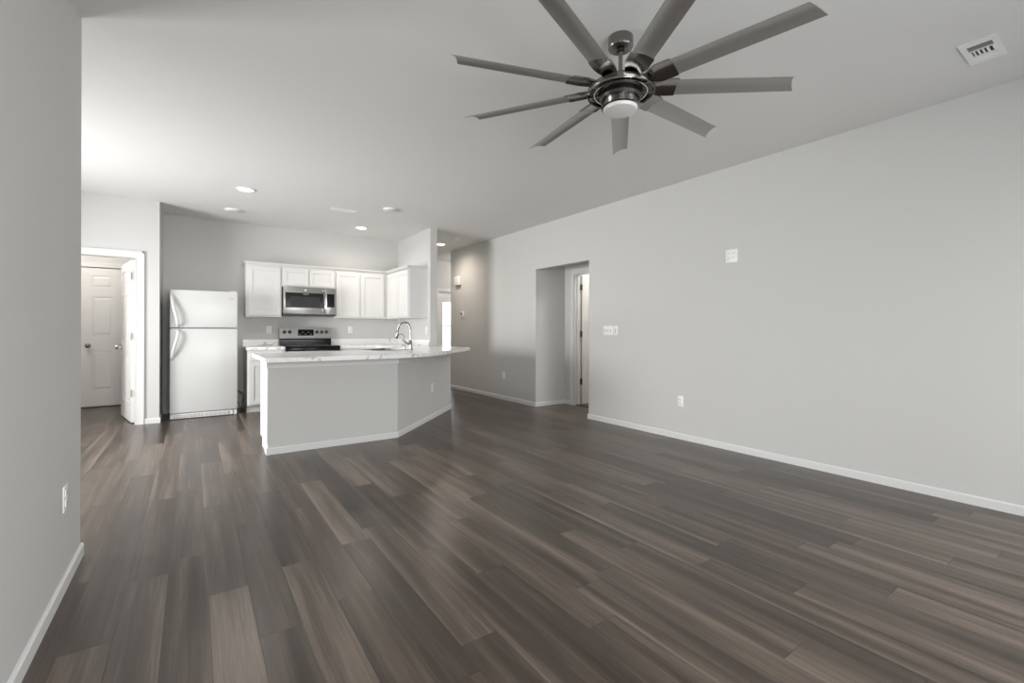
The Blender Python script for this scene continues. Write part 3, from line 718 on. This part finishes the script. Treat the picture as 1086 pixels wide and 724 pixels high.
# ============================================================ WALL PLATES (local: plate in XZ plane facing -Y)
def outlet(loc, rz, label, group='duplex outlets low on the walls'):
    t_ = thing('outlet', label, 'outlet', loc, group, (0, 0, rz))
    bm = B(); rbox(bm, -.036, .036, -.006, 0, -.058, .058, .003, 2); part('cover_plate', bm, 'plastic', t_, smooth=True, world=False)
    for z in (.021, -.021):
        bm = B(); rbox(bm, -.017, .017, -.009, -.0055, z-.015, z+.015, .003, 2); s_ = part('receptacle', bm, 'plastic', t_, world=False)
        bm = B(); box(bm, -.0085, -.0055, -.0095, -.009, z-.003, z+.008); box(bm, .0055, .0085, -.0095, -.009, z-.003, z+.008); box(bm, -.002, .002, -.0095, -.009, z-.011, z-.006); part('slots', bm, 'slot', s_, world=False)
    return t_
RZR = PI/2*-1   # facing -X : local -Y -> -X
def face(nx, ny): return math.atan2(ny, nx) + PI/2
outlet((RX-.0005, 2.982, .402), face(-1, 0), 'white outlet low on the long right wall, right of the alcove opening')
outlet((RX-.0005, 6.368, .405), face(-1, 0), 'white outlet low on the shaded wall between hallway and alcove')
outlet((-.4695, 2.806, .402), face(1, 0), 'white outlet low on the near left wall')
outlet((.951, BY-.0005, 1.158), face(0, -1), 'white outlet over the small worktop left of the range', 'outlets above the worktop')
outlet((2.176, BY-.0005, 1.163), face(0, -1), 'white outlet above the backsplash right of the range', 'outlets above the worktop')
outlet((HX0-.0005, 6.665, 1.150), face(-1, 0), 'white outlet on the side wall right of the faucet', 'outlets above the worktop')
q_ = 2.560; outlet((q_-.0004, WYF+(q_-CXn)+.0004-.0, .405), face(1, -1), 'pale outlet on the angled end of the peninsula half wall')

def toggle_plate(loc, rz, label, n_, w, rocker=False):
    t_ = thing('switch_plate', label, 'light switch', loc, 'switch plates on the right wall', (0, 0, rz))
    bm = B(); rbox(bm, -w/2, w/2, -.006, 0, -.058, .058, .003, 2); part('cover_plate', bm, 'plastic', t_, smooth=True, world=False)
    for i in range(n_):
        x = (i-(n_-1)/2)*.046
        bm = B(); box(bm, x-.006, x+.006, -.0065, -.0058, -.014, .014)
        p_ = part('toggle_slot', bm, 'grey_plastic', t_, world=False) if not rocker else None
        if p_ is not None: pass
        else: bm.free() if False else None
        if not rocker:
            bm = B(); rbox(bm, x-.004, x+.004, -.018, -.0065, 0, .010, .0015, 1); part('toggle', bm, 'plastic', t_, world=False)
        else:
            bm = B(); rbox(bm, x-.0165, x+.0165, -.009, -.0062, -.034, .034, .0015, 1); s_ = part('rocker', bm, 'plastic', t_, world=False)
            bm = B(); box(bm, x+.002, x+.010, -.0115, -.009, -.026, .026); part('slider', bm, 'grey_plastic', s_, world=False)
toggle_plate((RX-.0005, 4.021, 1.155), face(-1, 0), 'white three-toggle switch plate on the right wall beside the alcove', 3, .160)
toggle_plate((RX-.0005, 3.897, 1.155), face(-1, 0), 'narrow white dimmer plate just right of the three-toggle plate', 1, .072, True)
t_ = thing('media_plate', 'square white wall plate high on the long right wall', 'outlet', (RX-.0005, 2.421, 1.877), None, (0, 0, face(-1, 0)))
bm = B(); rbox(bm, -.062, .062, -.008, 0, -.063, .063, .003, 2); part('cover_plate', bm, 'plastic', t_, smooth=True, world=False)
for x in (-.024, .024):
    for z in (.021, -.021):
        bm = B(); rbox(bm, x-.016, x+.016, -.0105, -.0078, z-.015, z+.015, .002, 1); s_ = part('receptacle', bm, 'plastic', t_, world=False)
        bm = B(); box(bm, x-.008, x-.005, -.011, -.0105, z-.003, z+.008); box(bm, x+.005, x+.008, -.011, -.0105, z-.003, z+.008); part('slots', bm, 'slot', s_, world=False)
# door chime and thermostat in the hall
t_ = thing('door_chime', 'white box high on the brown-shaded hallway wall', 'door chime', (RX-.0005, 7.955, 2.035), None, (0, 0, face(-1, 0)))
bm = B(); rbox(bm, -.10, .10, -.055, 0, 0, .17, .006, 2); part('case', bm, 'plastic', t_, smooth=True, world=False)
bm = B()
for i in range(6): box(bm, -.07, .07, -.0565, -.0553, .035+.02*i, .041+.02*i)
part('grille', bm, 'trim', t_, world=False)
t_ = thing('thermostat', 'small white thermostat with a dark dial below the box in the hallway', 'thermostat', (RX-.0005, 7.79, 1.405), None, (0, 0, face(-1, 0)))
bm = B(); rbox(bm, -.055, .055, -.022, 0, 0, .115, .006, 2); part('case', bm, 'plastic', t_, smooth=True, world=False)
bm = B(); tmp = B(); lathe(tmp, [(0, 0), (.026, 0), (.024, .004), (0, .005)], 28); merge(bm, tmp, Matrix.Translation((-.022, -.0221, .07)) @ Matrix.Rotation(PI/2, 4, 'X')); part('dial', bm, 'black', t_, smooth=True, world=False)

# ============================================================ CEILING FIXTURES
def can(x, y, label, power, tint=(1.0, 0.93, 0.84)):
    t_ = thing('recessed_light', label, 'ceiling light', (x, y, H), 'lit recessed ceiling lights')
    bm = B(); lathe(bm, [(.070, -.0005), (.097, -.0005), (.098, -.004), (.090, -.009), (.074, -.010), (.070, -.006)], 40); part('trim_ring', bm, 'plastic', t_, smooth=True, world=False)
    bm = B(); lathe(bm, [(0, -.007), (.0735, -.0065), (.0735, -.001), (0, -.001)], 40); part('lens', bm, 'lens_on', t_, smooth=True, world=False)
    d = bpy.data.lights.new('can_lamp', 'SPOT'); d.energy = power; d.color = tint; d.spot_size = math.radians(172); d.spot_blend = 1.0; d.shadow_soft_size = .07
    q = bpy.data.objects.new('lamp', d); COL.objects.link(q); q.parent = t_; q.location = (0, 0, -.03)
can(.485, 5.962, 'lit round recessed light nearest the refrigerator, leftmost of three', 38)
can(2.133, 7.158, 'lit round recessed light over the kitchen, above the right wall cabinets', 28)
can(3.727, 7.664, 'lit round recessed light in the hallway ceiling', 44, (1.0, 0.87, 0.74))
def disc(x, y, r, h, label, cat, name, group=None):
    t_ = thing(name, label, cat, (x, y, H), group)
    bm = B(); lathe(bm, [(0, -.0005), (r, -.0005), (r, -.008), (r*.97, -.012), (0, -.012)], 40); part('base', bm, 'plastic', t_, smooth=True, world=False)
    bm = B(); lathe(bm, [(r*.90, -.0125), (r*.88, -h*.8), (r*.78, -h), (r*.55, -h-.003), (0, -h-.004)], 40); part('cover', bm, 'frost', t_, smooth=True, world=False)
disc(.436, 7.089, .108, .026, 'unlit flat round ceiling disc near the fridge alcove', 'ceiling light', 'disc_light', 'unlit ceiling discs')
disc(2.122, 5.845, .100, .026, 'unlit flat round ceiling disc right of the kitchen vent', 'ceiling light', 'disc_light', 'unlit ceiling discs')
disc(3.720, 7.062, .068, .038, 'small round white smoke detector on the hallway ceiling', 'smoke detector', 'smoke_detector')
# unseen lamps added to brighten the utility room, entry and room beyond the alcove
def dome(x, y, power, label):
    t_ = thing('added_dome_light', label, 'ceiling light', (x, y, H), None)
    bm = B(); lathe(bm, [(0, -.0005), (.15, -.0005), (.15, -.020), (0, -.020)], 40); part('base', bm, 'nickel', t_, smooth=True, world=False)
    bm = B(); lathe(bm, [(.140, -.0205), (.130, -.050), (.095, -.075), (.045, -.088), (0, -.092)], 40); part('shade', bm, 'lens_dim', t_, smooth=True, world=False)
    d = bpy.data.lights.new('added_dome_lamp', 'POINT'); d.energy = power; d.color = (1.0, 0.95, 0.89); d.shadow_soft_size = .08
    q = bpy.data.objects.new('lamp', d); COL.objects.link(q); q.parent = t_; q.location = (0, 0, -.20)
dome(-1.45, 8.15, 25, 'unseen dome lamp added to brighten the utility room behind the open door')
dome(5.60, 8.85, 20, 'unseen dome lamp added to brighten the entry beyond the hallway')
dome(5.75, 4.70, 40, 'unseen dome lamp added to brighten the room beyond the alcove door')
# kitchen supply vent
t_ = thing('ceiling_vent', 'slim rectangular white vent on the kitchen ceiling', 'vent', (1.625, 6.24, H), 'ceiling vents')
bm = B(); x0, x1, y0, y1 = -.165, .165, -.065, .065; w = .022
for a in ((x0, x1, y0, y0+w), (x0, x1, y1-w, y1), (x0, x0+w, y0+w, y1-w), (x1-w, x1, y0+w, y1-w)): box(bm, *a, -.006, -.0005)
part('frame', bm, 'plastic', t_, world=False)
bm = B(); box(bm, x0+w, x1-w, y0+w, y1-w, -.0015, -.0005); part('backing', bm, 'grey_plastic', t_, world=False)
bm = B()
for i in range(8):
    yy = y0+w+.004+i*.0108; v = [bm.verts.new(p) for p in ((x0+w, yy, -.0018), (x1-w, yy, -.0018), (x1-w, yy+.008, -.007), (x0+w, yy+.008, -.007))]; bm.faces.new(v)
    v2_ = [bm.verts.new(p) for p in ((x0+w, yy, -.0028), (x1-w, yy, -.0028), (x1-w, yy+.008, -.008), (x0+w, yy+.008, -.008))]; bm.faces.new(v2_[::-1])
part('louvres', bm, 'plastic', t_, world=False)
# large register near the right wall
t_ = thing('ceiling_vent', 'rectangular white register with dark slots near the top right corner', 'vent', (3.644, .606, H), 'ceiling vents')
bm = B(); x0, x1, y0, y1 = -.148, .148, -.075, .075
gx0_, gx1_, gy0_, gy1_ = -.100, .108, -.050, .050
for a in ((x0, x1, y0, gy0_), (x0, x1, gy1_, y1), (x0, gx0_, gy0_, gy1_), (gx1_, x1, gy0_, gy1_)): box(bm, *a, -.008, -.0005)
box(bm, -.036, -.028, gy0_, gy1_, -.008, -.0005); box(bm, .048, .056, gy0_, gy1_, -.008, -.0005)
part('frame', bm, 'plastic', t_, world=False)
bm = B(); box(bm, gx0_, gx1_, gy0_, gy1_, -.0012, -.0005); part('duct', bm, 'recess', t_, world=False)
bm = B()
for i in range(6):
    xx = gx0_+.002+i*.0105; a = [(xx+.0086, -.002), (xx+.0098, -.002), (xx+.0042, -.0075), (xx+.0030, -.0075)]
    v = [bm.verts.new((x, y, z)) for y in (gy0_, gy1_) for x, z in a]
    for f_ in ((0, 1, 2, 3), (4, 5, 6, 7), (0, 1, 5, 4), (1, 2, 6, 5), (2, 3, 7, 6), (3, 0, 4, 7)): bm.faces.new([v[j] for j in f_])
part('louvres', bm, 'plastic', t_, world=False)
bm = B()
for i, (yy, ww) in enumerate(((-.050, .010), (-.026, .010), (-.006, .008), (.012, .008), (.030, .007), (.044, .006))): box(bm, -.028, .048, yy, yy+ww, -.0076, -.0012)
part('divider', bm, 'plastic', t_, world=False)
bm = B()
for i in range(5):
    xx = .058+i*.0102; a = [(xx, -.002), (xx+.0012, -.002), (xx+.0098, -.0075), (xx+.0086, -.0075)]
    v = [bm.verts.new((x, y, z)) for y in (gy0_, gy1_) for x, z in a]
    for f_ in ((0, 1, 2, 3), (4, 5, 6, 7), (0, 1, 5, 4), (1, 2, 6, 5), (2, 3, 7, 6), (3, 0, 4, 7)): bm.faces.new([v[j] for j in f_])
part('louvres', bm, 'plastic', t_, world=False)

# ============================================================ CEILING FAN
FCX, FCY = 1.900, 1.7066
BZ = 2.466                     # blade plane
fan = thing('ceiling_fan', 'large nine-blade brushed nickel ceiling fan with a round white light', 'ceiling fan', (FCX, FCY, BZ))
def L(prof, name, mat, parent=fan, seg=56):
    bm = B(); lathe(bm, [(r, z-BZ) for r, z in prof], seg); return part(name, bm, mat, parent, smooth=True, world=False)
L([(0, H-.0005), (.066, H-.0005), (.067, H-.003), (.067, H-.053), (.063, H-.059), (.030, H-.060), (.022, H-.052), (0, H-.052)], 'canopy', 'nickel')
L([(0, H-.055), (.0115, H-.055), (.0115, 2.525), (0, 2.525)], 'downrod', 'nickel')
L([(0, H-.060), (.021, H-.0605), (.021, H-.076), (.013, H-.080), (0, H-.080)], 'hanger_ball', 'dark_nickel')
L([(0, 2.556), (.020, 2.556), (.024, 2.545), (.050, 2.528), (.075, 2.510), (.110, 2.497), (.125, 2.488), (.125, 2.478), (0, 2.478)], 'motor_housing', 'nickel')
L([(.126, 2.492), (.140, 2.488), (.150, 2.480), (.153, 2.470), (.150, 2.466), (.126, 2.466)], 'hub_cover', 'nickel')
L([(0, 2.4535), (.166, 2.4535), (.166, 2.449), (.118, 2.449), (.112, 2.440), (0, 2.438)], 'rotor', 'dark_nickel')
# outer and inner open rings of the hub with radial spokes
def torus(R, r, z, name, mat, parent, sr=10, rz=None):
    rz = rz or r; bm = B(); prof = [(R + r*math.cos(2*PI*i/sr), z-BZ + rz*math.sin(2*PI*i/sr)) for i in range(sr)]
    lathe(bm, prof+[prof[0]], 64); bmesh.ops.remove_doubles(bm, verts=list(bm.verts), dist=1e-5)
    return part(name, bm, mat, parent, smooth=True, world=False)
torus(.177, .004, 2.445, 'outer_ring', 'nickel', fan, rz=.015)
torus(.140, .004, 2.438, 'inner_ring', 'chrome', fan, rz=.005)
L([(.100, 2.437), (.112, 2.437), (.112, 2.412), (.104, 2.400), (.100, 2.400)], 'upper_collar', 'dark_nickel')
L([(0, 2.4195), (.098, 2.4195), (.100, 2.417), (.100, 2.372), (.103, 2.370), (.103, 2.360), (.094, 2.356), (.093, 2.362), (0, 2.362)], 'light_collar', 'nickel')
L([(0, 2.361), (.0915, 2.361), (.0915, 2.350), (.086, 2.341), (.070, 2.336), (.035, 2.333), (0, 2.332)], 'light_lens', 'frost')
PH = math.radians(162.1)
def blade_mesh():
    bm = B(); N, K = 14, 8; r0, r1 = .235, .896; pitch = math.radians(12); th = .0035
    top, bot = [], []
    for i in range(N+1):
        rr_ = r0 + (r1-r0)*i/N; ch = .112 - .008*i/N
        ra, rb_ = [], []
        for k_ in range(K+1):
            s = (k_/K - .5)*ch; camber = .011*(1-(2*k_/K-1)**2)
            ext = 0
            if i == N: u_ = k_/K; ext = -.012 + .046*u_*(.45+.55*u_)     # swept tip, longer on the low side
            z = camber - s*math.sin(pitch); y = s*math.cos(pitch)
            ra.append(bm.verts.new((rr_+ext, y, z+th/2))); rb_.append(bm.verts.new((rr_+ext, y, z-th/2)))
        top.append(ra); bot.append(rb_)
    for i in range(N):
        for k_ in range(K):
            bm.faces.new((top[i][k_], top[i+1][k_], top[i+1][k_+1], top[i][k_+1])); bm.faces.new((bot[i][k_], bot[i][k_+1], bot[i+1][k_+1], bot[i+1][k_]))
        bm.faces.new((top[i][0], bot[i][0], bot[i+1][0], top[i+1][0])); bm.faces.new((top[i][K], top[i+1][K], bot[i+1][K], bot[i][K]))
    for k_ in range(K):
        bm.faces.new((top[0][k_], top[0][k_+1], bot[0][k_+1], bot[0][k_])); bm.faces.new((top[N][k_], bot[N][k_], bot[N][k_+1], top[N][k_+1]))
    return bm
def arm_mesh():
    bm = B(); K = 8; pitch = math.radians(12); st = [(.10, .045, .010), (.15, .060, .012), (.19, .100, .011), (.22, .120, .010), (.285, .121, .009), (.300, .118, .008)]
    rings = []
    for rr_, ch, th in st:
        ring = []
        for sgn in (1, -1):
            for k_ in (range(K+1) if sgn > 0 else range(K, -1, -1)):
                s = (k_/K-.5)*ch; camber = .011*(1-(2*k_/K-1)**2); pf = min(1, (rr_-.08)/.12)
                ring.append(bm.verts.new((rr_, s*math.cos(pitch*pf), camber - s*math.sin(pitch*pf) + sgn*th/2)))
        rings.append(ring)
    n_ = len(rings[0])
    for a, c in zip(rings, rings[1:]):
        for i in range(n_): bm.faces.new((a[i], a[(i+1) % n_], c[(i+1) % n_], c[i]))
    bm.faces.new(rings[0][::-1]); bm.faces.new(rings[-1])
    return bm
b0 = part('blade', blade_mesh(), 'blade', fan, smooth=True, world=False)
a0_ = part('blade_arm', arm_mesh(), 'nickel', b0, smooth=True, world=False)
bm = B(); box(bm, .108, .176, -.003, .003, -.024, -.018); box(bm, .168, .180, -.010, .010, -.026, -.012)
sp0 = part('spoke', bm, 'nickel', b0, world=False)
b0.rotation_euler = (0, 0, PH)
for i in range(1, 9):
    c = b0.copy(); COL.objects.link(c); c.parent = fan; c.rotation_euler = (0, 0, PH - math.radians(40*i))
    for ch in (a0_, sp0):
        q = ch.copy(); COL.objects.link(q); q.parent = c
